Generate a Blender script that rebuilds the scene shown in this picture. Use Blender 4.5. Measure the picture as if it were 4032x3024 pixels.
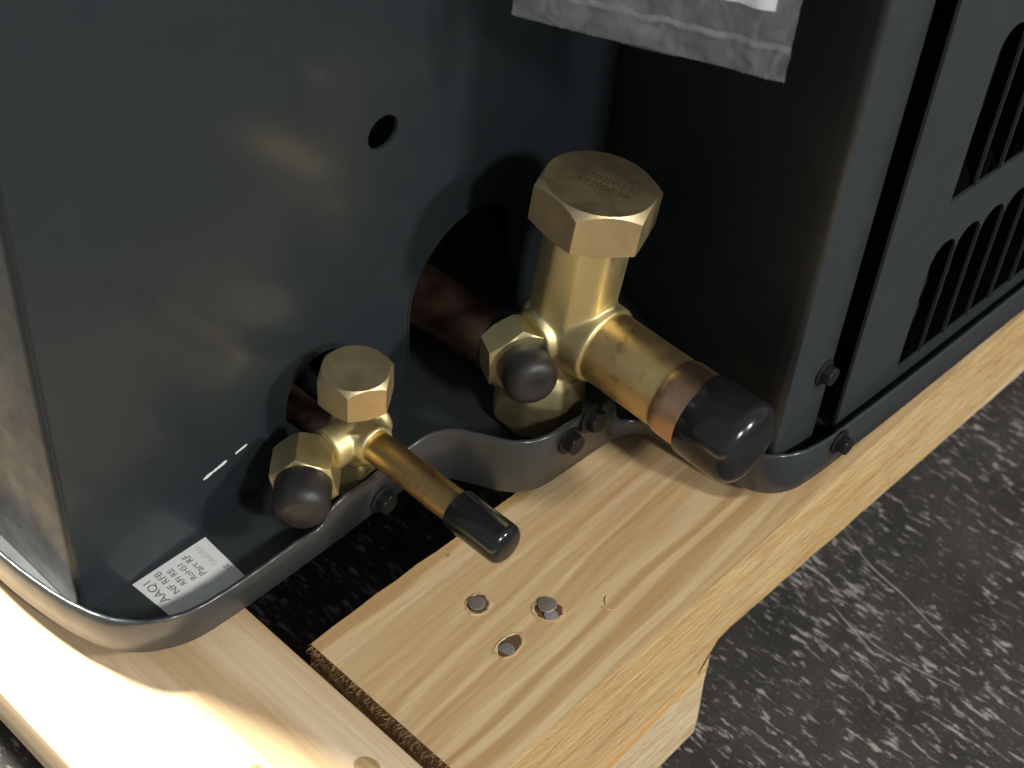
import bpy, bmesh, math, random
from mathutils import Vector, Matrix
random.seed(7)
S = 0.001                       # all layout numbers are millimetres; z = 0 is the top of the pallet
scene = bpy.context.scene
for o in list(bpy.data.objects): bpy.data.objects.remove(o)
COL = scene.collection

# ------------------------------------------------------------------ camera
cd = bpy.data.cameras.new('Camera'); cam = bpy.data.objects.new('Camera', cd); COL.objects.link(cam)
cam.matrix_world = Matrix(((0.6870, 0.4583, -0.5639, -0.15571), (-0.7236, 0.5019, -0.4737, -0.19357),
                           (0.0660, 0.7335, 0.6765, 0.32491), (0, 0, 0, 1)))
cd.sensor_width = 36; cd.lens = 52.08; cd.clip_start = 0.01; cd.clip_end = 50
cd.dof.use_dof = True; cd.dof.focus_distance = 0.415; cd.dof.aperture_fstop = 16
scene.camera = cam

# ------------------------------------------------------------------ world and lamps (dim garage)
w = bpy.data.worlds.new('World'); scene.world = w; w.use_nodes = True
bg = w.node_tree.nodes['Background']; bg.inputs[0].default_value = (0.90, 0.96, 1.0, 1); bg.inputs[1].default_value = 0.28

def lamp(name, loc, target, power, size, col, size_y=None):
    l = bpy.data.lights.new(name, 'AREA'); l.energy = power; l.color = col
    if size_y: l.shape = 'RECTANGLE'; l.size = size; l.size_y = size_y
    else: l.shape = 'DISK'; l.size = size
    o = bpy.data.objects.new(name, l); COL.objects.link(o); o.location = Vector(loc) * S
    o.rotation_euler = (Vector(target) - Vector(loc)).to_track_quat('-Z', 'Y').to_euler()
    return o
lamp('work_lamp', (-255, 850, 1330), (-45, 10, 0), 105, 0.17, (1.0, 0.95, 0.86))          # strong lamp behind the unit's left side
lamp('ceiling_lamp', (-215, -985, 770), (90, 20, 60), 7.6, 0.12, (1.0, 0.975, 0.93))
lamp('ceiling_lamp', (390, -1000, 720), (70, 10, 30), 8.0, 0.12, (1.0, 0.975, 0.93))

scene.view_settings.view_transform = 'Standard'; scene.view_settings.look = 'None'
scene.view_settings.exposure = 0; scene.view_settings.gamma = 1; scene.view_settings.use_curve_mapping = False
scene.render.engine = 'CYCLES'

# ------------------------------------------------------------------ material helpers
def mat(name, base, rough=0.5, metal=0.0, spec=0.5, coat=0.0, coat_rough=0.05):
    m = bpy.data.materials.new(name); m.use_nodes = True
    b = m.node_tree.nodes['Principled BSDF']
    b.inputs['Base Color'].default_value = (*base, 1); b.inputs['Roughness'].default_value = rough
    b.inputs['Metallic'].default_value = metal; b.inputs['Specular IOR Level'].default_value = spec
    b.inputs['Coat Weight'].default_value = coat; b.inputs['Coat Roughness'].default_value = coat_rough
    return m, m.node_tree, b
def nd(t, typ, **kw):
    n = t.nodes.new(typ)
    for k, v in kw.items(): setattr(n, k, v)
    return n
def lk(t, a, b): t.links.new(a, b)
def math_(t, op, a, b=None):
    n = nd(t, 'ShaderNodeMath', operation=op)
    for i, v in enumerate((a, b)):
        if v is None: continue
        if isinstance(v, (int, float)): n.inputs[i].default_value = v
        else: lk(t, v, n.inputs[i])
    return n.outputs[0]
def mapping(t, scale=(1, 1, 1), rot=(0, 0, 0), loc=(0, 0, 0), src='Object'):
    tc = nd(t, 'ShaderNodeTexCoord'); mp = nd(t, 'ShaderNodeMapping')
    mp.inputs['Scale'].default_value = scale; mp.inputs['Rotation'].default_value = rot; mp.inputs['Location'].default_value = loc
    lk(t, tc.outputs[src], mp.inputs['Vector']); return mp.outputs[0]
def noise(t, vec, scale, detail=3, rough=0.55, dist=0.0):
    n = nd(t, 'ShaderNodeTexNoise'); n.inputs['Scale'].default_value = scale; n.inputs['Detail'].default_value = detail
    n.inputs['Roughness'].default_value = rough; n.inputs['Distortion'].default_value = dist
    lk(t, vec, n.inputs['Vector']); return n.outputs['Fac']
def ramp(t, fac, stops):
    r = nd(t, 'ShaderNodeValToRGB'); e = r.color_ramp.elements
    while len(e) < len(stops): e.new(0.5)
    for i, (p, c) in enumerate(stops):
        e[i].position = p; e[i].color = (*c, 1) if len(c) == 3 else c
    lk(t, fac, r.inputs[0]); return r.outputs[0]
def mix(t, fac, a, b, mode='MIX'):
    n = nd(t, 'ShaderNodeMix', data_type='RGBA', blend_type=mode)
    if isinstance(fac, (int, float)): n.inputs[0].default_value = fac
    else: lk(t, fac, n.inputs[0])
    for i, v in ((6, a), (7, b)):
        if isinstance(v, tuple): n.inputs[i].default_value = (*v, 1)
        else: lk(t, v, n.inputs[i])
    return n.outputs[2]
def bump(t, b, h, strength, dist=0.0005):
    n = nd(t, 'ShaderNodeBump'); n.inputs['Strength'].default_value = strength; n.inputs['Distance'].default_value = dist
    lk(t, h, n.inputs['Height']); lk(t, n.outputs[0], b.inputs['Normal'])

# painted steel
def paint(name, base, rough, spec=0.5, coat=0.0, peel=0.05, dust=0.15, coat_rough=0.06):
    m, t, b = mat(name, base, rough, 0, spec, coat, coat_rough)
    v = mapping(t)
    d = noise(t, v, 45, 5, 0.65)
    c = mix(t, math_(t, 'MULTIPLY', d, dust), base, tuple(min(1, x * 2.0 + 0.02) for x in base))
    lk(t, c, b.inputs['Base Color'])
    r = ramp(t, noise(t, v, 130, 4), [(0.3, (rough * 0.85,) * 3), (0.75, (min(1, rough * 1.3),) * 3)])
    lk(t, r, b.inputs['Roughness'])
    bump(t, b, noise(t, v, 900, 2), peel, 0.0002)
    return m
M_panel = paint('glossy_grey_paint', (0.020, 0.026, 0.030), 0.38, 0.3, 0.32, 0.02, 0.10, 0.15)
M_left = paint('grey_paint_left', (0.018, 0.021, 0.022), 0.40, 0.35, 0.0, 0.03, 0.2, 0.2)
M_side = paint('grey_paint_side', (0.026, 0.031, 0.033), 0.42, 0.4, 0.2, 0.05, 0.2, 0.18)
M_pan = paint('grey_paint_pan', (0.028, 0.033, 0.036), 0.30, 0.5, 0.3, 0.04, 0.12, 0.14)
M_dark = paint('inner_dark_metal', (0.012, 0.013, 0.014), 0.5, 0.3, 0, 0.05, 0.1)
M_black = mat('unlit_interior_black', (0.004, 0.004, 0.004), 0.8, 0, 0.1)[0]  # shade inside the louvres and groove, put into a near-black colour
M_screw = paint('black_oxide', (0.008, 0.008, 0.009), 0.42, 0.35, 0, 0.08, 0.1)

def brass(name, c1, c2, rough, bumpy, spot=0.0):
    m, t, b = mat(name, c1, rough, 1.0)
    v = mapping(t)
    c = mix(t, ramp(t, noise(t, v, 90, 4, 0.6), [(0.35, (0, 0, 0)), (0.7, (1, 1, 1))]), c1, c2)
    if spot:
        s = ramp(t, noise(t, mapping(t, (1, 1, 1), (0, 0, 0), (0.3, 0.1, 0.7)), 150, 3, 0.6), [(0.56, (0, 0, 0)), (0.72, (1, 1, 1))])
        c = mix(t, math_(t, 'MULTIPLY', s, spot), c, (0.10, 0.07, 0.03))
    lk(t, c, b.inputs['Base Color'])
    lk(t, ramp(t, noise(t, v, 160, 2), [(0.3, (rough - 0.04,) * 3), (0.8, (rough + 0.06,) * 3)]), b.inputs['Roughness'])
    bump(t, b, noise(t, v, 1500, 3), bumpy, 0.0002)
    return m
M_forged = brass('forged_brass', (0.74, 0.65, 0.36), (0.66, 0.57, 0.31), 0.49, 0.2)
M_cap = brass('tumbled_brass', (0.68, 0.56, 0.33), (0.62, 0.50, 0.29), 0.50, 0.3)
M_nut = brass('machined_brass', (0.68, 0.60, 0.34), (0.60, 0.52, 0.28), 0.42, 0.05)
M_tube = brass('tarnished_tube', (0.62, 0.42, 0.18), (0.52, 0.34, 0.14), 0.40, 0.12, 0.5)
M_tubeL = brass('tarnished_large_tube', (0.72, 0.54, 0.26), (0.62, 0.45, 0.20), 0.42, 0.12, 0.6)
M_copper = brass('heated_copper', (0.72, 0.45, 0.27), (0.56, 0.38, 0.28), 0.36, 0.06, 0.25)
M_oldcu = brass('dull_copper', (0.72, 0.44, 0.32), (0.52, 0.26, 0.21), 0.38, 0.06, 0.3)
M_ferr = brass('grey_solder_collar', (0.42, 0.50, 0.48), (0.30, 0.36, 0.33), 0.35, 0.1)

def rubber(name, base, rough):
    m, t, b = mat(name, base, rough, 0, 0.5)
    v = mapping(t)
    lk(t, mix(t, ramp(t, noise(t, v, 140, 4), [(0.4, (0, 0, 0)), (0.8, (1, 1, 1))]), base, tuple(x * 1.9 for x in base)), b.inputs['Base Color'])
    lk(t, ramp(t, noise(t, v, 200, 4), [(0.3, (rough * 0.8,) * 3), (0.8, (rough * 1.6,) * 3)]), b.inputs['Roughness'])
    bump(t, b, noise(t, v, 600, 2), 0.05, 0.0002)
    return m
M_vinyl = rubber('glossy_black_vinyl', (0.010, 0.010, 0.011), 0.16)
M_plug = rubber('matt_black_plastic', (0.016, 0.015, 0.015), 0.42)

# pine
def pine(name, axis, pith, light, dark, freq, seed, rough_sawn=0.0, contrast=1.0):
    m, t, b = mat(name, light, 0.62, 0, 0.3)
    tc = nd(t, 'ShaderNodeTexCoord'); sp = nd(t, 'ShaderNodeSeparateXYZ'); lk(t, tc.outputs['Object'], sp.inputs[0])
    L, A = (sp.outputs[0], sp.outputs[1]) if axis == 'X' else (sp.outputs[1], sp.outputs[0])
    Zc = sp.outputs[2]
    sc = (5, 30, 30) if axis == 'X' else (30, 5, 30)
    wob = noise(t, mapping(t, sc, loc=(seed, seed * 2, 0)), 1.0, 2)
    a = math_(t, 'SUBTRACT', A, pith[0]); z = math_(t, 'SUBTRACT', Zc, pith[1])
    r = math_(t, 'SQRT', math_(t, 'ADD', math_(t, 'MULTIPLY', a, a), math_(t, 'MULTIPLY', z, z)))
    r = math_(t, 'ADD', r, math_(t, 'MULTIPLY', wob, 0.010))
    r = math_(t, 'ADD', r, math_(t, 'MULTIPLY', L, 0.02))
    n1 = nd(t, 'ShaderNodeTexNoise', noise_dimensions='1D'); n1.inputs['Scale'].default_value = freq
    n1.inputs['Detail'].default_value = 1.5; n1.inputs['Roughness'].default_value = 0.5
    lk(t, r, n1.inputs['W'])
    band = ramp(t, n1.outputs['Fac'], [(0.40, (0, 0, 0)), (0.52, (0.55,) * 3), (0.66, (1, 1, 1))])
    band = math_(t, 'MULTIPLY', band, contrast)
    c = mix(t, band, light, dark)
    fs = (25, 700, 700) if axis == 'X' else (700, 25, 700)
    fib = noise(t, mapping(t, fs), 1.0, 4, 0.6)
    c = mix(t, 0.35, c, ramp(t, fib, [(0.3, (0.55, 0.42, 0.26)), (0.7, (1, 1, 1))]), 'MULTIPLY')
    blot = noise(t, mapping(t, (12, 12, 12), loc=(seed, 0, seed)), 1.0, 3)
    c = mix(t, 0.25, c, ramp(t, blot, [(0.35, (0.75, 0.62, 0.45)), (0.65, (1, 1, 1))]), 'MULTIPLY')
    speck = ramp(t, noise(t, mapping(t, (260, 500, 500) if axis == 'X' else (500, 260, 500)), 1.0, 2), [(0.73, (0, 0, 0)), (0.79, (1, 1, 1))])
    c = mix(t, math_(t, 'MULTIPLY', speck, 0.35), c, (0.16, 0.10, 0.05))
    if rough_sawn:
        fl = noise(t, mapping(t, (70, 420, 420)), 1.0, 4, 0.65, 0.4)
        low = nd(t, 'ShaderNodeMapRange'); lk(t, math_(t, 'ADD', Zc, math_(t, 'MULTIPLY', L, -0.06)), low.inputs[0]); low.inputs[1].default_value = -0.0545; low.inputs[2].default_value = -0.0575
        c = mix(t, math_(t, 'MULTIPLY', low.outputs[0], 0.7), c, (0.76, 0.64, 0.42))
        c = mix(t, 0.5, c, ramp(t, fl, [(0.36, (0.66, 0.52, 0.36)), (0.5, (0.95, 0.92, 0.86)), (0.66, (1.12, 1.1, 1.05))]), 'MULTIPLY')
    lk(t, c, b.inputs['Base Color'])
    h = math_(t, 'ADD', fib, math_(t, 'MULTIPLY', band, 0.3))
    if rough_sawn:
        saw = noise(t, mapping(t, (160, 500, 500)), 1.0, 5, 0.7)
        h = math_(t, 'ADD', h, math_(t, 'MULTIPLY', saw, rough_sawn))
    bump(t, b, h, 0.6 if rough_sawn else 0.22, 0.0006)
    return m
M_wood_top = pine('pine_planed_face', 'X', (0.030, -0.160), (0.70, 0.54, 0.32), (0.53, 0.35, 0.165), 430, 1.3)
M_wood_side = pine('pine_rough_sawn_face', 'X', (-0.260, -0.02), (0.74, 0.55, 0.29), (0.60, 0.40, 0.17), 420, 4.1, 4.0, 0.5)
M_wood_end = pine('pine_end_grain', 'X', (0.02, -0.10), (0.30, 0.19, 0.10), (0.16, 0.09, 0.04), 420, 2.1, 2.0)
M_wood_board = pine('pine_deck_board', 'Y', (-0.060, -0.080), (0.72, 0.58, 0.40), (0.56, 0.40, 0.22), 150, 7.7, 0, 0.8)
M_fuzz = mat('torn_wood_fibre', (0.34, 0.21, 0.10), 0.8)[0]
M_resin = mat('orange_resin_streak', (0.64, 0.38, 0.14), 0.6)[0]
M_split = mat('split_wood', (0.10, 0.055, 0.025), 0.8)[0]
M_knot = mat('dark_knot', (0.36, 0.25, 0.13), 0.6)[0]
M_knotw = pine('knot_heart', 'Y', (-0.02, -0.01), (0.50, 0.37, 0.20), (0.34, 0.22, 0.10), 700, 3.3)

def steel_nail():
    m, t, b = mat('nail_steel', (0.30, 0.28, 0.27), 0.42, 0.85)
    v = mapping(t)
    lk(t, mix(t, noise(t, v, 500, 4), (0.62, 0.58, 0.57), (0.32, 0.27, 0.24)), b.inputs['Base Color'])
    bump(t, b, noise(t, v, 900, 2), 0.3, 0.0003); return m
M_nail = steel_nail()

def concrete():
    m, t, b = mat('worn_dark_concrete', (0.03, 0.03, 0.028), 0.62, 0, 0.35)
    v = mapping(t, (1, 1, 1), (0, 0, math.radians(-14)))
    base = ramp(t, noise(t, v, 28, 6, 0.65), [(0.3, (0.024, 0.023, 0.021)), (0.7, (0.060, 0.056, 0.051))])
    v2 = mapping(t, (420, 110, 1), (0, 0, math.radians(-12)))
    d = nd(t, 'ShaderNodeVectorMath', operation='ADD'); lk(t, v2, d.inputs[0])
    fl = noise(t, d.outputs[0], 1.0, 5, 0.68, 0.35)
    dens = noise(t, mapping(t, (14, 14, 1)), 1.0, 3)
    th = math_(t, 'ADD', fl, math_(t, 'MULTIPLY', math_(t, 'SUBTRACT', dens, 0.5), 0.22))
    mask = ramp(t, th, [(0.555, (0, 0, 0)), (0.64, (1, 1, 1))])
    fine = ramp(t, noise(t, mapping(t, (900, 320, 1), (0, 0, math.radians(-12))), 1.0, 4, 0.7), [(0.60, (0, 0, 0)), (0.70, (1, 1, 1))])
    mask2 = math_(t, 'MAXIMUM', math_(t, 'MULTIPLY', mask, 0.85), math_(t, 'MULTIPLY', fine, 0.35))
    c = mix(t, mask2, base, (0.40, 0.38, 0.355))
    pit = ramp(t, noise(t, v, 520, 2), [(0.26, (1, 1, 1)), (0.31, (0, 0, 0))])
    c = mix(t, pit, c, (0.006, 0.006, 0.006))
    lk(t, c, b.inputs['Base Color'])
    bump(t, b, math_(t, 'ADD', noise(t, v, 300, 5), math_(t, 'MULTIPLY', mask, -0.25)), 0.25, 0.001)
    return m
M_floor = concrete()
M_scratch = mat('chalky_scratch', (0.42, 0.40, 0.38), 0.8)[0]
M_dash = mat('pale_dash', (0.75, 0.78, 0.80), 0.35)[0]
M_label = mat('white_label', (0.78, 0.78, 0.77), 0.45)[0]
M_ink = mat('grey_print', (0.16, 0.16, 0.17), 0.6)[0]
M_faint = mat('faint_print', (0.52, 0.52, 0.52), 0.6)[0]
M_stamp = mat('ink_stamp_on_brass', (0.045, 0.030, 0.018), 0.9, 0.0, 0.2)[0]
M_paper = mat('white_paper', (0.80, 0.80, 0.82), 0.7)[0]
def plastic():
    m = bpy.data.materials.new('clear_bag_plastic'); m.use_nodes = True; t = m.node_tree; t.nodes.clear()
    out = nd(t, 'ShaderNodeOutputMaterial'); mx = nd(t, 'ShaderNodeMixShader'); tr = nd(t, 'ShaderNodeBsdfTransparent')
    pb = nd(t, 'ShaderNodeBsdfPrincipled'); pb.inputs['Base Color'].default_value = (0.42, 0.44, 0.46, 1)
    pb.inputs['Roughness'].default_value = 0.22
    tr.inputs[0].default_value = (0.93, 0.94, 0.95, 1)
    v = mapping(t)
    f = ramp(t, noise(t, v, 70, 4, 0.6, 0.8), [(0.35, (0.12,) * 3), (0.70, (0.30,) * 3)])
    lk(t, f, mx.inputs[0]); lk(t, tr.outputs[0], mx.inputs[1]); lk(t, pb.outputs[0], mx.inputs[2]); lk(t, mx.outputs[0], out.inputs[0])
    bump(t, pb, noise(t, v, 160, 3, 0.5, 1.0), 0.5, 0.002)
    return m
M_plastic = plastic()

# ------------------------------------------------------------------ object helpers
def link(name, bm, m, parent=None, smooth=False, sharp=35):
    me = bpy.data.meshes.new(name)
    bmesh.ops.recalc_face_normals(bm, faces=bm.faces[:])
    if smooth:
        for f in bm.faces: f.smooth = True
        for e in bm.edges:
            if len(e.link_faces) == 2 and e.calc_face_angle(0) > math.radians(sharp): e.smooth = False
    bmesh.ops.scale(bm, vec=(S, S, S), verts=bm.verts[:])
    bm.to_mesh(me); bm.free()
    for mm in (m if isinstance(m, (list, tuple)) else [m]): me.materials.append(mm)
    o = bpy.data.objects.new(name, me); COL.objects.link(o)
    if parent: adopt(o, parent)
    return o
def world_of(o):
    return (world_of(o.parent) @ o.matrix_parent_inverse @ o.matrix_basis) if o.parent else o.matrix_basis.copy()
def adopt(o, parent):
    o.parent = parent; o.matrix_parent_inverse = world_of(parent).inverted()
def empty(name, loc):
    o = bpy.data.objects.new(name, None); o.empty_display_size = 0.02; o.location = Vector(loc) * S; COL.objects.link(o); return o
def tag(o, label=None, cat=None, kind=None, group=None):
    for k, v in (('label', label), ('category', cat), ('kind', kind), ('group', group)):
        if v: o[k] = v
    return o
def box(bm, x0, x1, y0, y1, z0, z1):
    v = [bm.verts.new((x, y, z)) for x in (x0, x1) for y in (y0, y1) for z in (z0, z1)]
    return [bm.faces.new([v[i] for i in q]) for q in ((0, 1, 3, 2), (4, 6, 7, 5), (0, 4, 5, 1), (2, 3, 7, 6), (0, 2, 6, 4), (1, 5, 7, 3))]
def frame(axis, up=(0, 0, 1)):
    a = Vector(axis).normalized(); u = Vector(up)
    if abs(a.dot(u)) > 0.95: u = Vector((1, 0, 0))
    x = u.cross(a).normalized(); y = a.cross(x)
    return x, y, a
def lathe(bm, origin, axis, prof, n=48, up=(0, 0, 1), rfun=None):
    """revolve prof [(distance along axis, radius)] round axis from origin"""
    x, y, a = frame(axis, up); o = Vector(origin); rings = []
    for (d, r) in prof:
        if r < 1e-6: rings.append([bm.verts.new(o + a * d)]); continue
        ring = []
        for i in range(n):
            th = 2 * math.pi * i / n; rr = r * (rfun(th, d) if rfun else 1)
            ring.append(bm.verts.new(o + a * d + (x * math.cos(th) + y * math.sin(th)) * rr))
        rings.append(ring)
    for p, q in zip(rings, rings[1:]):
        if len(p) == 1 and len(q) == 1: continue
        for i in range(n):
            j = (i + 1) % n
            if len(p) == 1: bm.faces.new((p[0], q[i], q[j]))
            elif len(q) == 1: bm.faces.new((p[i], p[j], q[0]))
            else: bm.faces.new((p[i], p[j], q[j], q[i]))
    for r_ in (rings[0], rings[-1]):
        if len(r_) > 2: bm.faces.new(r_)
def hexnut(bm, origin, axis, length, af, corner, up=(0, 0, 1), front=1.0, back=1.0, sides=6, n=72):
    """hexagonal prism with chamfered ends (cone cut), corner = angle of one corner, degrees"""
    x, y, a = frame(axis, up); o = Vector(origin); ap = af / 2; rc = ap * 0.985; rings = []
    def R(th):
        k = math.pi / sides; u = (th - math.radians(corner)) % (2 * k) - k
        return ap / math.cos(u)
    tn = math.tan(math.radians(30)); lev = []
    lev.append(lambda th: (0.0, rc if back else R(th)))
    if back: lev.append(lambda th: ((R(th) - rc) * tn * back + 0.15, R(th)))
    lev.append(lambda th: (length - ((R(th) - rc) * tn * front + 0.15 if front else 0), R(th)))
    if front: lev.append(lambda th: (length, rc)); lev.append(lambda th: (length, rc * 0.97))
    for f in lev:
        ring = []
        for i in range(n):
            th = math.radians(corner) + 2 * math.pi * i / n; d, r = f(th)
            ring.append(bm.verts.new(o + a * d + (x * math.cos(th) + y * math.sin(th)) * r))
        rings.append(ring)
    for p, q in zip(rings, rings[1:]):
        for i in range(n):
            j = (i + 1) % n; bm.faces.new((p[i], p[j], q[j], q[i]))
    bm.faces.new(rings[0]); bm.faces.new(rings[-1])
def plate(outer, holes, to3d, thick, name, m, parent, bev=0.0):
    """flat sheet from a 2-D outline with holes, given real thickness"""
    bm = bmesh.new(); es = []
    for loop in [outer] + holes:
        vs = [bm.verts.new((p[0], p[1], 0)) for p in loop]
        es += [bm.edges.new((vs[i], vs[(i + 1) % len(vs)])) for i in range(len(vs))]
    bmesh.ops.triangle_fill(bm, use_beauty=True, edges=es)
    r = bmesh.ops.extrude_face_region(bm, geom=bm.faces[:])
    for v in r['geom']:
        if isinstance(v, bmesh.types.BMVert): v.co.z = thick
    for v in bm.verts: v.co = Vector(to3d(v.co.x, v.co.y, v.co.z))
    return link(name, bm, m, parent)
def sweep_profile(pts, z0, z1, name, m, parent, thick=1.0, smooth=True):
    """vertical sheet following an open XY polyline"""
    bm = bmesh.new(); P = [Vector((p[0], p[1])) for p in pts]; N = []
    for i in range(len(P)):
        d = (P[min(i + 1, len(P) - 1)] - P[max(i - 1, 0)]).normalized(); N.append(Vector((-d.y, d.x)))
    sec = []
    for p, n in zip(P, N):
        q = p + n * thick
        sec.append([bm.verts.new((p.x, p.y, z0)), bm.verts.new((p.x, p.y, z1)), bm.verts.new((q.x, q.y, z1)), bm.verts.new((q.x, q.y, z0))])
    for a, b in zip(sec, sec[1:]):
        for i in range(4): bm.faces.new((a[i], b[i], b[(i + 1) % 4], a[(i + 1) % 4]))
    bm.faces.new(sec[0]); bm.faces.new(sec[-1])
    return link(name, bm, m, parent, smooth, 40)
def catmull(pts, step):
    out = []; n = len(pts)
    for i in range(n - 1):
        p0, p1, p2, p3 = (pts[max(i - 1, 0)], pts[i], pts[i + 1], pts[min(i + 2, n - 1)])
        L = math.dist(p1[:2], p2[:2]); k = max(1, min(24, int(L / step)))
        for j in range(k):
            t = j / k; q = []
            for c in range(len(p1)):
                m1 = (p2[c] - p0[c]) / 2; m2 = (p3[c] - p1[c]) / 2
                d0 = math.dist(p0[:2], p1[:2]) or L; d2 = math.dist(p2[:2], p3[:2]) or L
                m1 = ((p1[c] - p0[c]) / d0 + (p2[c] - p1[c]) / L) / 2 * L if i > 0 else (p2[c] - p1[c])
                m2 = ((p2[c] - p1[c]) / L + (p3[c] - p2[c]) / d2) / 2 * L if i < n - 2 else (p2[c] - p1[c])
                h = 2 * t**3 - 3 * t**2 + 1, t**3 - 2 * t**2 + t, -2 * t**3 + 3 * t**2, t**3 - t**2
                q.append(h[0] * p1[c] + h[1] * m1 + h[2] * p2[c] + h[3] * m2)
            out.append(q)
    out.append(list(pts[-1])); return out
def text_mesh(body, size, name, m, parent, mw):
    c = bpy.data.curves.new('tmp', 'FONT'); c.body = body; c.size = size * S; c.extrude = 0.00003; c.align_x = 'CENTER'; c.align_y = 'CENTER'
    o = bpy.data.objects.new('tmp', c); COL.objects.link(o)
    dg = bpy.context.evaluated_depsgraph_get(); me = bpy.data.meshes.new_from_object(o.evaluated_get(dg))
    bpy.data.objects.remove(o); me.transform(mw); me.materials.clear(); me.materials.append(m)
    o = bpy.data.objects.new(name, me); me.name = name; COL.objects.link(o); adopt(o, parent); return o

# ------------------------------------------------------------------ floor
FZ = -87.0
bm = bmesh.new()
vs = [bm.verts.new(p) for p in ((-3000, -3000, FZ), (3000, -3000, FZ), (3000, 3000, FZ), (-3000, 3000, FZ))]; bm.faces.new(vs)
floor = tag(link('concrete_floor', bm, M_floor), kind='structure')
def scratch(pts, wd):
    P = catmull([(*p, 0) for p in pts], 4); bm = bmesh.new(); prev = None
    for i, p in enumerate(P):
        a = P[max(i - 1, 0)]; b = P[min(i + 1, len(P) - 1)]; d = Vector((b[0] - a[0], b[1] - a[1])).normalized(); n = Vector((-d.y, d.x))
        k = wd * (0.25 + 0.75 * math.sin(math.pi * (i + 0.3) / (len(P) - 0.4))) * random.uniform(0.6, 1.2) / 2
        c = (bm.verts.new((p[0] + n.x * k, p[1] + n.y * k, FZ + 0.15)), bm.verts.new((p[0] - n.x * k, p[1] - n.y * k, FZ + 0.15)))
        if prev: bm.faces.new((prev[0], prev[1], c[1], c[0]))
        prev = c
    link('scratch', bm, M_scratch, floor)
scratch([(222, -46), (214, -64), (210.5, -82), (207, -93), (204, -108)], 0.55)
scratch([(188, -64), (185, -73), (182, -83)], 0.45)
scratch([(186, -72), (184, -85), (186, -102), (190, -118)], 0.4)
scratch([(230, -120), (228, -132), (229, -141)], 0.5)

# ------------------------------------------------------------------ pallet
pallet = tag(empty('wooden_pallet', (0, -30, FZ)), 'pale pine shipping pallet with notched stringer and deck board under the grey unit', 'pallet')
def stringer():
    bm = bmesh.new(); y0, y1 = -63.5, 0.0
    prof = [(0, 0), (0, FZ + 1)] + [(40, FZ + 1), (90, FZ + 1), (107.6, FZ + 2.5)]
    prof += [(107.4, -76), (106.6, -66), (105.6, -56), (105.2, -49.5), (105.8, -46.5), (105.0, -42), (105.4, -38.5), (108, -35.6), (114, -34.6)]
    x = 120
    while x < 620:
        prof.append((x, -34.6 - 9.5 * min(1, (x - 114) / 190) + random.uniform(-0.45, 0.45))); x += random.uniform(5, 11)
    prof += [(640, -44), (640, 0)]
    # beams: two loops (outer and inner face) with many top stations so the edges stay slightly uneven
    top = [(640 - i * 8.0, random.uniform(-0.12, 0.05)) for i in range(1, 80)]
    loop = prof + top
    A = [bm.verts.new((p[0], y0 + random.uniform(-0.10, 0.10), p[1])) for p in loop]
    B = [bm.verts.new((p[0], y1 + random.uniform(-0.25, 0.25), p[1])) for p in loop]
    fa = bm.faces.new(A); fb = bm.faces.new(B); fa.material_index = 1; fb.material_index = 1
    n = len(loop)
    for i in range(n):
        f = bm.faces.new((A[i], A[(i + 1) % n], B[(i + 1) % n], B[i]))
        xm = (loop[i][0] + loop[(i + 1) % n][0]) / 2; zm = (loop[i][1] + loop[(i + 1) % n][1]) / 2
        f.material_index = 2 if (xm < 0.5 and zm < -1) else (0 if zm > -1 else 1)
    ed = [e for e in bm.edges if all(v.co.z > -1 for v in e.verts) and abs(e.verts[0].co.y - e.verts[1].co.y) < 1]
    bmesh.ops.bevel(bm, geom=ed, offset=0.5, segments=2, affect='EDGES', profile=0.5)
    bmesh.ops.triangulate(bm, faces=[f for f in bm.faces if len(f.verts) > 8])
    return link('stringer', bm, [M_wood_top, M_wood_side, M_wood_end], pallet)
st = stringer(); tag(st, 'notched pine stringer with nail heads')
# left deck board, runs front to back
bm = bmesh.new()
fs = box(bm, -67.5, -4.6, -190, 640, -18.5, 0)
bmesh.ops.bevel(bm, geom=bm.edges[:], offset=0.9, segments=3, affect='EDGES', profile=0.5)
tag(link('deck_board', bm, M_wood_board, pallet, True, 30), 'pine deck board lit bright by the lamp')
# bearer below the deck board (mostly hidden)
bm = bmesh.new(); box(bm, -67, 560, 300, 362, FZ + 0.5, -18.7); link('bearer', bm, M_wood_side, pallet)
bm = bmesh.new(); box(bm, -66, -6, -170, -120, FZ + 0.5, -18.7); link('bearer_block', bm, M_wood_side, pallet)
# torn fibres along the cut end of the stringer
bm = bmesh.new()
for i in range(420):
    y = random.uniform(-63, -0.5); z = -abs(random.gauss(0, 3.0)) + 0.15; L = random.uniform(0.6, 2.6)
    p = Vector((0.15, y, z)); d = Vector((-1, random.uniform(-0.7, 0.7), random.uniform(-0.5, 0.5))).normalized(); wv = Vector((0, random.uniform(.3, 1), random.uniform(-1, 1))).normalized() * random.uniform(0.06, 0.16)
    q = p + d * L * 0.55 + Vector((0, 0, random.uniform(-.2, .2))); r = p + d * L + Vector((0, random.uniform(-.6, .6), random.uniform(-.6, .4)))
    th = wv.cross(d).normalized() * 0.08
    a = [bm.verts.new(p - wv), bm.verts.new(p + wv), bm.verts.new(q + wv * .7), bm.verts.new(q - wv * .7), bm.verts.new(r), bm.verts.new(p + th), bm.verts.new(q + th)]
    bm.faces.new((a[0], a[1], a[2], a[3])); bm.faces.new((a[3], a[2], a[4])); bm.faces.new((a[1], a[5], a[6], a[2])); bm.faces.new((a[5], a[0], a[3], a[6]))
fz = link('torn_fibres', bm, M_fuzz, pallet); fz['kind'] = 'stuff'
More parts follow.
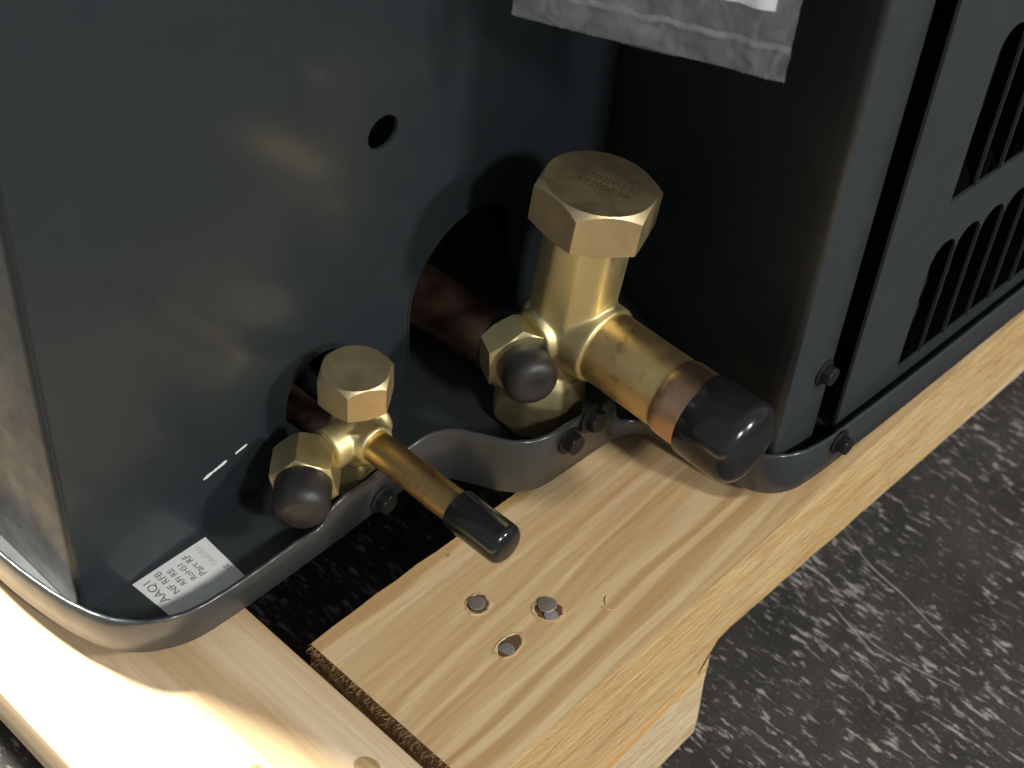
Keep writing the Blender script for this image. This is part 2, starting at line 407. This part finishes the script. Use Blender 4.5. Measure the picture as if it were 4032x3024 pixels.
# nails with dented wood around them
def nail(x, y, r, dz, tilt, missing=False):
    bm = bmesh.new()
    ax = Vector((math.cos(tilt[0]) * tilt[1], math.sin(tilt[0]) * tilt[1], 1))
    if not missing:
        lathe(bm, (x, y, dz - 1.6), ax, [(0, r * .55), (0.8, r * .6), (1.0, r * .97), (1.35, r), (1.6, r * .95), (1.66, r * .7), (1.68, 0)], 20,
              rfun=lambda th, d: 1 + 0.035 * math.sin(3 * th + x) + 0.02 * math.sin(7 * th))
        return link('nail', bm, M_nail, pallet, True, 40)
def dent(x, y, rx, ry, rot, depth, dark=M_split):
    """a torn hollow in the top face: a raised ragged lip of fibre round a dark pit"""
    bm = bmesh.new(); n = 22; rr = []
    for k, (f, z) in enumerate(((1.30, 0.03), (1.12, 0.26), (1.0, 0.12))):
        ring = []
        for i in range(n):
            th = 2 * math.pi * i / n; g = f * (1 + random.uniform(-0.10, 0.10))
            px = rx * g * math.cos(th); py = ry * g * math.sin(th)
            ring.append(bm.verts.new((x + px * math.cos(rot) - py * math.sin(rot), y + px * math.sin(rot) + py * math.cos(rot), z + random.uniform(-.06, .06) * (k == 1))))
        rr.append(ring)
    for p, q in zip(rr, rr[1:]):
        for i in range(n): bm.faces.new((p[i], p[(i + 1) % n], q[(i + 1) % n], q[i])).material_index = 0
    bm.faces.new(rr[-1]).material_index = 1
    return link('torn_hollow', bm, [M_wood_top, dark], pallet)
dent(42.4, -22.0, 3.4, 2.9, 0.3, 1); nail(42.2, -21.7, 2.55, 0.75, (0.5, 0.06))
dent(55.2, -37.0, 3.9, 3.3, -0.9, 1); nail(56.0, -35.9, 2.7, 1.15, (2.2, 0.10)); nail(54.4, -38.6, 2.0, 0.55, (4.0, 0.25))
dent(38.4, -37.9, 4.4, 2.5, 0.05, 1); nail(37.0, -38.4, 2.3, 0.45, (3.4, 0.35))
# small chips lifted from the planed face, resin streak and split at the notch, knots in the deck board
def chip(x, y, z, sx, sy, rot, m, name='wood_chip', nrm='z', h=0.35):
    bm = bmesh.new(); n = 12; c = []
    for i in range(n):
        th = 2 * math.pi * i / n; g = 1 + random.uniform(-.22, .22); px = sx * g * math.cos(th); py = sy * g * math.sin(th)
        a = px * math.cos(rot) - py * math.sin(rot); b = px * math.sin(rot) + py * math.cos(rot)
        c.append((a, b))
    top = [(a * .7, b * .7) for a, b in c]
    def P(a, b, k): return (x + a, y + b, z + k) if nrm == 'z' else (x + a, y - k, z + b)
    A = [bm.verts.new(P(a, b, 0.02)) for a, b in c]; B = [bm.verts.new(P(a, b, h)) for a, b in top]
    for i in range(n): bm.faces.new((A[i], A[(i + 1) % n], B[(i + 1) % n], B[i]))
    bm.faces.new(B); return link(name, bm, m, pallet)
chip(67.5, -47.8, 0.0, 0.5, 1.8, 0.5, M_wood_side); chip(69.5, -45.8, 0.0, 1.6, 0.35, 0.7, M_wood_side)
chip(49.0, -3.6, 0.0, 0.75, 0.6, 0.3, M_knot, 'pin_knot', h=0.06)
def knot(x, y, rad, seed):
    random.seed(seed); bm = bmesh.new(); n = 40; rr = []
    for f, z in ((1.0, 0.01), (0.86, 0.05), (0.6, 0.05), (0.0, 0.06)):
        if f == 0: rr.append([bm.verts.new((x, y, z))]); continue
        rr.append([bm.verts.new((x + rad * f * math.cos(2 * math.pi * i / n) * (0.8 + .05 * math.sin(3 * i / n * 6.28 + seed)), y + rad * f * math.sin(2 * math.pi * i / n) * (1.1 + .06 * math.sin(2 * i / n * 6.28 + seed)), z)) for i in range(n)])
    for k, (p, q) in enumerate(zip(rr, rr[1:])):
        for i in range(n):
            j = (i + 1) % n
            f = bm.faces.new((p[i], p[j], q[0])) if len(q) == 1 else bm.faces.new((p[i], p[j], q[j], q[i]))
            f.material_index = 0 if k == 0 else 1
    link('knot', bm, [M_knot, M_knotw], pallet)
knot(-15.0, -39.4, 3.6, 2); knot(-35.5, -21.6, 2.6, 5)
def streak(pts, wd, m, name):
    P = catmull([(*p, 0) for p in pts], 3); bm = bmesh.new(); prev = None
    for i, p in enumerate(P):
        k = wd * (0.2 + 0.8 * math.sin(math.pi * min(1, (i + .4) / (len(P) - .2)))) * random.uniform(.85, 1.1) / 2
        c = (bm.verts.new((p[0], -63.78, p[1] + k)), bm.verts.new((p[0], -63.78, p[1] - k)), bm.verts.new((p[0], -63.3, p[1] - k)), bm.verts.new((p[0], -63.3, p[1] + k)))
        if prev:
            for a in range(4): bm.faces.new((prev[a], prev[(a + 1) % 4], c[(a + 1) % 4], c[a]))
        prev = c
    return link(name, bm, m, pallet)
streak([(104.6, -46.2), (92, -47.4), (76, -50), (58, -52), (38, -53.6), (15, -54)], 4.6, M_resin, 'resin_streak')
streak([(105.0, -39.0), (103.2, -41.2), (101.2, -44.0), (100.2, -46.4)], 1.5, M_split, 'split')

# ------------------------------------------------------------------ the condenser unit
unit = tag(empty('condenser_unit', (250, 260, 0)), 'dark grey outdoor air conditioner cabinet with two brass service valves on a pine pallet', 'air conditioner')
LIP = [(-50, 620, 8, 21), (-50, 200, 8, 21), (-50.2, 80, 8, 21), (-49.8, 64, 8, 21), (-48.6, 52, 8, 21), (-46.2, 39, 8, 21), (-42.3, 28.3, 8, 21), (-38.5, 23.3, 8, 20.8), (-31.7, 18.6, 8, 20.5),
       (-25, 16.2, 8, 20.2), (-16, 15.5, 8, 19.8), (-4, 15.5, 8, 19.6), (10, 15.9, 8, 19.6), (20.2, 16.2, 8, 19.7), (22.6, 16.3, 8, 22.6), (38, 17.2, 8, 22.8), (46, 17.9, 8, 23.2), (52.5, 17.7, 8, 24.7),
       (59, 16.2, 8, 27), (64.2, 12.6, 8, 28.6), (68.6, 5, 8, 29), (72.6, -2.3, 8, 29), (77, -6.5, 8, 29), (82.5, -8.7, 8, 28.8), (90, -9.2, 8, 28.5), (98.7, -9.5, 8, 28), (107.5, -9.8, 8, 27.4),
       (111.0, -10.0, 8, 26.5), (112.8, -10.2, 8, 18.5), (117.0, -11.3, 8, 14.5), (120.3, -13.5, 8, 13.8), (122.3, -16.4, 8, 14.2), (123.3, -22, 8, 15.5), (124.3, -32, 8, 18), (125.2, -44, 8, 21),
       (126.8, -52, 8, 23.4), (130.4, -57.3, 8, 24.3), (136.2, -60.6, 8, 24.2), (146, -62.1, 8, 23), (158, -62.7, 8, 22.3), (267, -66, 8, 21.8), (420, -70.7, 8, 21.6), (660, -78, 8, 21.6)]
def base_pan():
    P = catmull(LIP, 1.6); bm = bmesh.new(); T = 1.5; sec = []; inner = []
    n = len(P)
    for i, p in enumerate(P):
        a = P[max(i - 1, 0)]; b = P[min(i + 1, n - 1)]
        d = Vector((b[0] - a[0], b[1] - a[1])).normalized(); nn = Vector((-d.y, d.x))      # inward
        def q(off, z): return bm.verts.new((p[0] + nn.x * off, p[1] + nn.y * off, z))
        zt = p[3] + 0.08 * math.sin(i * 1.7)
        sec.append([q(0.5, p[2] + 0.0), q(0.0, p[2] + 0.7), q(0.0, zt - 0.75), q(0.22, zt - 0.22), q(0.75, zt), q(1.28, zt - 0.22), q(T, zt - 0.75), q(T, 11.0)])
    for u, v in zip(sec, sec[1:]):
        for k in range(7): bm.faces.new((u[k], v[k], v[k + 1], u[k + 1]))
    # pan floor: triangulated inside the lip, with an underside
    for z, k in ((11.0, 7), (8.0, 0)):
        loop = [s[k] for s in sec]
        if k == 0: loop = [s[0] for s in sec]
        e = []
        for a, b in zip(loop, loop[1:]):
            ed = bm.edges.get((a, b)) or bm.edges.new((a, b)); e.append(ed)
        c = [bm.verts.new((658, 618, z))]
        e += [bm.edges.new((loop[-1], c[0])), bm.edges.new((c[0], loop[0]))]
        bmesh.ops.triangle_fill(bm, use_beauty=True, edges=e)
    return link('base_pan', bm, M_pan, unit, True, 50)
base_pan()
for (x, y) in ((-30, 150), (230, -30), (-30, 560)):
    bm = bmesh.new(); lathe(bm, (x, y, 0.0), (0, 0, 1), [(0, 14), (6, 16), (8.2, 22)], 24); link('pan_foot', bm, M_pan, unit, True)

# valve panel with the round knockout and the two arched pipe openings
def arch(xc, zc, r, zb, n=22, rz=None):
    rz = rz or r
    return [(xc - r, zb)] + [(xc + r * math.cos(math.pi - math.pi * i / n), zc + rz * math.sin(math.pi * i / n)) for i in range(n + 1)] + [(xc + r, zb)]
def ring2(xc, zc, rx, rz, n=36): return [(xc + rx * math.cos(2 * math.pi * i / n), zc + rz * math.sin(2 * math.pi * i / n)) for i in range(n)]
TOP = 720; pd = Vector((1, 0.061, 0)).normalized(); pn = Vector((pd.y, -pd.x, 0)); p0 = Vector((-20, 41.6, 0))     # panel direction, outward normal, a point on it
def pp(a, b, t=0.0): return p0 + pd * a - pn * t + Vector((0, 0, b))
outer = [(-21.8, 11.2)] + arch(64.5, 34, 13.4, 11.2) + arch(127.5, 38.5, 26.0, 11.2, 30) + [(198, 11.2), (198, TOP), (-21.8, TOP)]
plate(outer, [ring2(89.6, 109.2, 5.6, 4.8)], pp, 1.1, 'valve_panel', M_panel, unit)
# rolled edge of the big opening
bm = bmesh.new(); A = arch(127.5, 38.5, 26.0, 11.4, 40); prev = None
for p in A:
    c = Vector((127.5, 0, 38.5)); d = (Vector((p[0], 0, max(p[1], 38.5))) - c).normalized() if p[1] > 38.4 else Vector((1 if p[0] > 127.5 else -1, 0, 0))
    q = [bm.verts.new(pp(p[0] + d.x * o_, p[1] + d.z * o_, y_)) for o_, y_ in ((-0.02, 5), (-0.02, -0.3), (0.7, -0.3), (0.7, 5))]
    if prev:
        for k in range(4): bm.faces.new((prev[k], q[k], q[(k + 1) % 4], prev[(k + 1) % 4]))
    prev = q
link('opening_flange', bm, M_panel, unit, True, 40)
# left side panel with a folded front edge, rear, right and top sheets
sweep_profile([(-47.6, 620), (-47.6, 300), (-47.6, 108), (-47.2, 104), (-45.5, 102), (-42.6, 100.5), (-42.1, 97), (-42.1, 60), (-42.3, 43.0), (-42.1, 40.9), (-41.2, 40.0)], 11.4, TOP, 'side_panel', M_left, unit, 1.0)
sweep_profile([(640, 619), (-41, 619)], 11.4, TOP, 'rear_panel', M_dark, unit, 1.0, False)
sweep_profile([(648, -69), (648, 618)], 11.4, TOP, 'end_panel', M_dark, unit, 1.0, False)
plate([(-49, 38), (118, 38), (122, -60), (652, -76), (652, 622), (-49, 622)], [], lambda a, b, t: (a, b, TOP + 0.2 + t), 2.0, 'top_cover', M_side, unit)
# recess side wall and rounded corner post
sweep_profile([(176.6, 53.2), (163, 20.0), (147, -16), (132.6, -49.4)], 11.4, TOP, 'recess_panel', M_panel, unit, 1.0)
sweep_profile([(133.2, -47.5), (131.2, -51.6), (130.7, -53.2), (131.0, -54.2), (132.0, -54.8), (134, -55.0), (142, -55.1), (151.0, -55.2), (152.2, -54.6), (152.6, -53), (152.7, -44), (152.7, -30)], 13.0, TOP, 'corner_post', M_side, unit, 1.0)
sweep_profile([(153.0, -45.5), (186, -46)], 13, TOP, 'groove_shade', M_black, unit, 1.0, False)  # dark sheet added where the groove holds only shade

# louvred panel on the right
slope = -0.031
def lp(a, b, t): return (a, -58.4 + slope * (a - 155) + t, b)
slots = []; pitch = 13.7
rows = ((24.0, 71.2), (87.6, 142.0), (158, 212))
def slot(x0, zb, zt, wd):
    r = wd / 2
    return [(x0, zb), (x0 + wd, zb)] + [(x0 + r + r * math.cos(math.pi * i / 14), zt - r + r * math.sin(math.pi * i / 14)) for i in range(15)]
xs = [188.4 + pitch * i for i in range(9)]
for zb, zt in rows:
    for x0 in xs: slots.append(slot(x0, zb, zt, pitch - 0.5))
pan_r = plate([(158.2, 17.0), (646, 17.0), (646, TOP), (158.2, TOP)], slots, lp, 1.0, 'louvre_panel', M_side, unit)
for zb, zt in rows:
    for x0 in xs:
        bm = bmesh.new(); a = x0 + pitch - 0.3
        P0 = Vector(lp(a, 0, 1.0)); P1 = P0 + Vector((9.2, 7.6, 0))
        for f in [[(P0.x, P0.y), (P1.x, P1.y), (P1.x + .5, P1.y), (P0.x + .45, P0.y)]]:
            lo = [bm.verts.new((x, y, zb - 0.4)) for x, y in f]; hi = [bm.verts.new((x, y, zt - 4)) for x, y in f]
            bm.faces.new(lo); bm.faces.new(hi)
            for i in range(4): bm.faces.new((lo[i], lo[(i + 1) % 4], hi[(i + 1) % 4], hi[i]))
        s = link('louvre_slat', bm, M_dark, unit); adopt(s, pan_r)
# folded bottom edge of the louvred panel and its left return
bm = bmesh.new(); prev = None
for x in [158.2 + i * 4 for i in range(122)]:
    c = lp(x, 0, 0); zz = 17.0 + random.uniform(-.08, .08)
    q = [bm.verts.new((x, c[1] - 0.05, zz + 0.2)), bm.verts.new((x, c[1] - 0.75, zz - 0.5)), bm.verts.new((x, c[1] - 0.4, zz - 1.3)), bm.verts.new((x, c[1] + 7, zz - 1.6)), bm.verts.new((x, c[1] + 7, zz - 0.6)), bm.verts.new((x, c[1] + 0.8, zz - 0.2))]
    if prev:
        for k in range(6): bm.faces.new((prev[k], q[k], q[(k + 1) % 6], prev[(k + 1) % 6]))
    prev = q
s = link('bottom_fold', bm, M_side, unit, True, 50); adopt(s, pan_r)
sweep_profile([(176, -20), (640, -30)], 12, TOP, 'inner_coil', M_black, unit, 1.0, False)  # shade behind the slots is put into its near-black colour

# hex washer screws
def screw(pos, axis, r=3.4, rot=10, z=None):
    r *= 1.18; bm = bmesh.new(); a = Vector(axis).normalized(); p = Vector(pos)
    lathe(bm, p - a * 1.5, a, [(0, r * .45), (1.5, r * .5), (1.52, r * 1.12), (2.0, r * 1.15), (2.35, r * 0.95), (2.4, r * .6)], 28)
    hexnut(bm, p + a * 0.75, a, 2.9, r * 1.48, rot, front=0.8, back=0)
    lathe(bm, p + a * 3.62, a, [(0, r * .5), (.05, r * .48), (0.07, 0)], 20)
    return link('screw', bm, M_screw, unit, True, 25)
screw((42.2, 17.4, 12.2), (0.06, -1, 0), 3.3, 20)
screw((91.6, -9.3, 22.0), (-0.02, -1, 0.05), 3.4, 5)
screw((100.2, -9.7, 25.6), (0.05, -1, 0.08), 3.6, 35)
screw((154.2, -62.7, 18.4), (-0.04, -1, 0.02), 3.1, 15)
screw((147.3, -55.0, 45.6), (0, -1, 0), 3.2, 25)
# slotted hole in the lip (dark insert)
bm = bmesh.new(); P = [(4.6 * (1 if i < 8 else -1) + 1.3 * math.cos(-math.pi / 2 + math.pi * (i % 8) / 7 + (0 if i < 8 else math.pi)), 1.3 * math.sin(-math.pi / 2 + math.pi * (i % 8) / 7 + (0 if i < 8 else math.pi))) for i in range(16)]
yb = -64.25
A = [bm.verts.new((209.9 + a, yb - 0.10 - 0.03 * a, 16.4 + b)) for a, b in P]; B = [bm.verts.new((209.9 + a, yb + 0.5 - 0.03 * a, 16.4 + b)) for a, b in P]
bm.faces.new(A); bm.faces.new(B)
for i in range(16): bm.faces.new((A[i], A[(i + 1) % 16], B[(i + 1) % 16], B[i]))
link('slot_hole', bm, M_dark, unit)
# two pale dashes on the panel
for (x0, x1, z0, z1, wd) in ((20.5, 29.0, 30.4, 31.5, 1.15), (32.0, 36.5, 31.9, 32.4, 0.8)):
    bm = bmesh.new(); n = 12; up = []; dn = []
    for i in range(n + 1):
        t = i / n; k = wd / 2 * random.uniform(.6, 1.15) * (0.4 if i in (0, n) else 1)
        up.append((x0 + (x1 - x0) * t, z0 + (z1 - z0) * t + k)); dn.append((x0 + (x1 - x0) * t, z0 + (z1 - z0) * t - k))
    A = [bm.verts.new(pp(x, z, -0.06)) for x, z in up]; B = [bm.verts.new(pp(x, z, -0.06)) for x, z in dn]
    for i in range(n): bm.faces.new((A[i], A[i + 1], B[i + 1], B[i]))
    link('panel_dash', bm, M_dash, unit)

# sticker on the pan floor
bm = bmesh.new(); q = [(-26.8, 40.4), (-2.4, 40.6), (-3.4, 18.2), (-25.6, 19.4)]
lo = [bm.verts.new((x, y, 11.05)) for x, y in q]; hi = [bm.verts.new((x, y, 11.2)) for x, y in q]
bm.faces.new(lo); bm.faces.new(hi)
for i in range(4): bm.faces.new((lo[i], lo[(i + 1) % 4], hi[(i + 1) % 4], hi[i]))
label = link('paper_label', bm, M_label, unit); tag(label, 'small white printed label stuck to the base pan')
def on_pan(x, y): return Matrix.Translation(Vector((x, y, 11.22)) * S) @ Matrix.Rotation(math.radians(90), 4, 'Z')
for i, (body, sz, x, y, m) in enumerate((('AAQ1', 3.6, -23.6, 34.2, M_ink), ('NF RFB', 3.0, -19.7, 34.6, M_ink), ('RFI RE', 2.6, -16.6, 34.4, M_ink), ('RoHS1', 2.6, -13.5, 34.2, M_ink), ('Part RF', 3.0, -10.6, 34.6, M_ink), ('5A4DE5', 2.4, -6.3, 35.0, M_faint), ('SE', 2.4, -4.6, 28.0, M_ink))):
    text_mesh(body, sz, 'label_lettering', m, label, on_pan(x, y))

# ------------------------------------------------------------------ service valves
def fuse(o, voxel, it):
    m = o.modifiers.new('fuse', 'REMESH'); m.mode = 'VOXEL'; m.voxel_size = voxel * S; m.use_smooth_shade = True
    s = o.modifiers.new('soften', 'SMOOTH'); s.factor = 0.5; s.iterations = it
def facet(sides, k, off=0.0):
    """radius multiplier that turns a circle into a softly faceted prism"""
    def f(th, d):
        h = math.pi / sides; u = (th - off) % (2 * h) - h
        return 1 + k * (math.cos(h) / math.cos(u) - 1)
    return f
def rubber_cap(name, o, ax, L, r, parent, m, base_r=None, dome=1.0, dish=0.0, soft=0.42):
    bm = bmesh.new(); ri = (base_r or r * 0.9); fil = min(r * soft, L * .5)
    prof = [(0.6, ri), (0.0, r * 0.985), (0.25, r), (L * .45, r * 1.0)]
    for i in range(9):
        t = i / 8 * math.pi / 2; prof.append((L - fil + fil * math.sin(t), r - fil + fil * math.cos(t)))
    if dish: prof += [(L + 0.05, r * .45), (L - dish, r * .34), (L - dish, 0)]
    else: prof += [(L + 0.25 * dome, r * .3), (L + 0.3 * dome, 0)]
    lathe(bm, o, ax, prof, 56, rfun=lambda th, d: 1 + 0.006 * math.sin(3 * th + d * .4) + 0.004 * math.sin(5 * th))
    return link(name, bm, m, parent, True, 60)

# ---- small valve
J = Vector((40.6, 26.0, 34.2)); up = Vector((0, 0, 1)); out = Vector((0, -1, 0)); arm = Vector((-1, 0.03, -0.03)).normalized(); port = Vector((-0.72, -0.69, 0)).normalized(); N = J + arm * 18 + Vector((0, 0, -2.2))
bm = bmesh.new()
lathe(bm, J - up * 9, up, [(0, 5.2), (2, 6.6), (6, 7.3), (13, 7.2), (14.2, 7.0)], 40)
lathe(bm, J + out * -7.0, out, [(0, 5.0), (1, 6.2), (14.6, 6.3), (15.4, 5.9)], 40)
lathe(bm, J - arm * 2, arm, [(0, 5.8), (9, 6.3), (12.2, 6.4), (13, 5.9)], 40)
lathe(bm, J + Vector((3.2, 0, 0.5)), Vector((1, 0.05, 0.12)), [(0, 6.4), (4.2, 6.4), (5.2, 5.9)], 40)
lathe(bm, J - up * 22.9, up, [(0, 6.6), (10, 6.3), (14, 6.0)], 40, rfun=facet(6, 1, 0.5))
sv = link('service_valve', bm, M_forged, unit); fuse(sv, 0.42, 5); tag(sv, 'smaller brass service valve with thin copper stub')
bm = bmesh.new(); hexnut(bm, J + up * 12.6, up, 11.0, 18.7, 6, front=1.5, back=0.9, up=(1, 0, 0)); 
cp = link('hex_cap', bm, M_cap, sv, True, 28)
bm = bmesh.new(); lathe(bm, J + out * 5.5, out, [(0, 4.76), (44, 4.76), (44.2, 4.3)], 44); link('outlet_tube', bm, M_tube, sv, True, 40)
rubber_cap('tube_cap', J + out * 40.0, out, 18.6, 5.85, sv, M_vinyl)
bm = bmesh.new(); hexnut(bm, N - port * 6 + Vector((0, 0, -0.6)), port, 12.4, 17.0, 42, front=0.7, back=1.2); link('port_nut', bm, M_nut, sv, True, 28)
rubber_cap('port_cap', N + port * 6.6, port, 10.9, 7.8, sv, M_plug, dome=1.6, soft=0.62)
bm = bmesh.new(); lathe(bm, J + Vector((0, 5, -9)), (0.0, 1, 0), [(0, 4.8), (90, 4.8)], 32); link('inner_pipe', bm, M_oldcu, sv, True)

# ---- large valve
J = Vector((107.3, 8.0, 47.9)); up = Vector((3.4, -2.5, 48)).normalized(); out = Vector((0, -1, -0.052)).normalized(); arm = Vector((-1, 0.20, -0.09)).normalized(); port = Vector((-0.47, -0.88, 0)).normalized(); N = J + arm * 17.8 + Vector((0, 0, -3.4))
bm = bmesh.new()
lathe(bm, J - up * 16, up, [(0, 9.5), (4, 11.6), (9, 12.7), (50.2, 12.9), (50.8, 12.8)], 48, rfun=facet(10, 0.8, 0.2))
lathe(bm, J - out * 11, out, [(0, 9), (2, 11.6), (24.6, 12.3), (25.6, 12.0)], 48)
lathe(bm, J, arm, [(0, 8.0), (12.0, 8.6), (13.4, 8.2)], 40)
lathe(bm, J - up * 36.2 + Vector((-3, 2.5, 0)), up, [(0, 13.6), (2.2, 14.6), (13, 14.2), (19, 12.5), (22, 11)], 48, rfun=facet(8, 1.0, 0.35))
bv = link('service_valve', bm, M_forged, unit); fuse(bv, 0.55, 6); tag(bv, 'larger brass service valve with wide copper stub')
bm = bmesh.new(); hexnut(bm, J + up * 35.0, up, 13.4, 31.4, 231, front=1.3, back=0.5, up=(1, 0, 0)); bc = link('hex_cap', bm, M_cap, bv, True, 28)
bm = bmesh.new(); lathe(bm, J + up * 33.0, up, [(0, 13.0), (0.3, 13.2), (2.6, 13.2)], 48); link('cap_seal_ring', bm, M_cap, bv, True, 30)
bm = bmesh.new(); lathe(bm, J + out * 12, out, [(0, 11.1), (26.4, 11.15), (27.2, 11.0), (28.0, 11.3)], 56); link('outlet_tube', bm, M_tubeL, bv, True, 40)
bm = bmesh.new(); lathe(bm, J + out * 39.6, out, [(0, 11.15), (1.2, 11.6), (3.2, 11.75), (16, 11.75)], 56); link('tube_end', bm, M_copper, bv, True, 40)
rubber_cap('tube_cap', J + out * 49.4, out, 19.0, 12.8, bv, M_vinyl, dome=1.2)
bm = bmesh.new(); hexnut(bm, N - port * 5.5, port, 9.8, 20.0, 32, front=0.6, back=1.2); link('port_nut', bm, M_nut, bv, True, 28)
rubber_cap('port_cap', N + port * 3.8, port, 11.2, 7.9, bv, M_plug, dome=0, dish=0.5, soft=0.5)
# pipe from the back of the valve into the cabinet
bm = bmesh.new(); lathe(bm, (107.2, 16, 22.5), (-0.03, 1, 0.0), [(0, 9.6), (120, 9.6)], 40); link('inner_pipe', bm, M_oldcu, bv, True)
bm = bmesh.new(); lathe(bm, (107.2, 20, 24.5), (-0.03, 1, 0.0), [(0, 11.0), (9, 11.2), (12, 10.4), (14, 9.8)], 40); link('pipe_collar', bm, M_ferr, bv, True)
# inked lot number on top of the large cap
ctr = J + up * 48.44
def on_cap(dx, dy, ang):
    z = up; rd = Vector((math.cos(ang), math.sin(ang), 0)); rd = (rd - z * rd.dot(z)).normalized(); u2 = z.cross(rd)
    m3 = Matrix((rd, u2, z)).transposed().to_4x4(); p = ctr + rd * dx + u2 * dy
    return Matrix.Translation(p * S) @ m3
ang = math.radians(-72)
text_mesh('45702002 5', 3.5, 'stamped_lettering', M_stamp, bv, on_cap(0.8, 2.0, ang))
text_mesh('AT20B0 16', 3.5, 'stamped_lettering', M_stamp, bv, on_cap(1.2, -1.6, ang))

# ------------------------------------------------------------------ plastic document bag
bL = Vector((93, 26, 143.6)); bd = Vector((26.7, -63.8, 0)).normalized(); bn = Vector((-bd.y, bd.x, 0))      # bn points towards the wall
if bn.x < 0: bn = -bn
bag = tag(empty('document_bag', (106, -6, 143.6)), 'clear plastic document bag hanging in the recess above the large valve', 'bag')
def sheet(name, off, seed, parent, amp=1.6):
    random.seed(seed); ns, nz = 96, 60; Hh = 150.0; W = 69.2; bm = bmesh.new(); grid = []
    ph = [random.uniform(0, 6.28) for _ in range(12)]; fr = [(random.uniform(.05, .32), random.uniform(.05, .30)) for _ in range(12)]
    for j in range(nz + 1):
        row = []
        zz = Hh * (j / nz) ** 1.5
        for i in range(ns + 1):
            s = W * i / ns
            e = min(1, s / 6, (W - s) / 6); lo = min(1, zz / 5)
            d = sum(math.sin(a * s + b * zz + p) for (a, b), p in zip(fr, ph)) * amp * 0.28
            d = abs(d) ** 0.8 * (1 if d > 0 else -1) * (0.3 + 0.7 * min(1, zz / 12))
            k = d * (0.35 + 0.65 * e) + off * lo * e
            zz2 = zz + (0.45 * (i % 2) + random.uniform(-.15, .15) if j == 0 else 0)
            edge = random.uniform(-.25, .25) if i in (0, ns) else 0
            lean = 16 * (zz / Hh) ** 1.2
            row.append(bm.verts.new(bL + bd * (s + edge) + bn * (k + lean) + Vector((0, 0, zz2))))
        grid.append(row)
    for j in range(nz):
        for i in range(ns): bm.faces.new((grid[j][i], grid[j][i + 1], grid[j + 1][i + 1], grid[j + 1][i]))
    return link(name, bm, M_plastic, parent, True, 80)
sheet('front_sheet', -1.6, 11, bag); sheet('back_sheet', 1.6, 23, bag)
bm = bmesh.new(); prev = None
for i in range(70):
    s = 69.2 * i / 69; p = bL + bd * s + Vector((0, 0, 9.3 + 0.3 * math.sin(i * .7))) - bn * (1.5 + 0.4 * math.sin(i * .43))
    q = [bm.verts.new(p + v) for v in (Vector((0, 0, -.9)), -bn * .35, Vector((0, 0, .9)), bn * .35)]
    if prev:
        for k in range(4): bm.faces.new((prev[k], q[k], q[(k + 1) % 4], prev[(k + 1) % 4]))
    prev = q
link('seal_seam', bm, M_plastic, bag, True)
def leaflet(s0, s1, z0, h, off, lab):
    bm = bmesh.new(); n = 14; G = []
    for i in range(n + 1):
        s = s0 + (s1 - s0) * i / n; row = []
        for j in range(11):
            z = z0 + h * j / 10; lean = 16 * (max(0, z) / 150) ** 1.2
            row.append(bL + bd * s + bn * (off + lean + 0.5 * math.sin(i * .5)) + Vector((0, 0, z)))
        G.append(row)
    F = [[bm.verts.new(p) for p in r] for r in G]; B = [[bm.verts.new(p + bn * .25) for p in r] for r in G]
    for i in range(n):
        for j in range(10):
            bm.faces.new((F[i][j], F[i + 1][j], F[i + 1][j + 1], F[i][j + 1])); bm.faces.new((B[i][j], B[i][j + 1], B[i + 1][j + 1], B[i + 1][j]))
    for i in range(n):
        for j in (0, 10): bm.faces.new((F[i][j], F[i + 1][j], B[i + 1][j], B[i][j]))
    for j in range(10):
        for i in (0, n): bm.faces.new((F[i][j], F[i][j + 1], B[i][j + 1], B[i][j]))
    tag(link('paper_leaflet', bm, M_paper), lab, 'paper', group='leaflets in the plastic bag')
leaflet(51.9, 63.6, 17.0, 110, -0.6, 'white leaflet nearest the right edge of the plastic bag')
leaflet(30.0, 51.4, 16.4, 110, 0.4, 'white leaflet left of the other one inside the plastic bag')
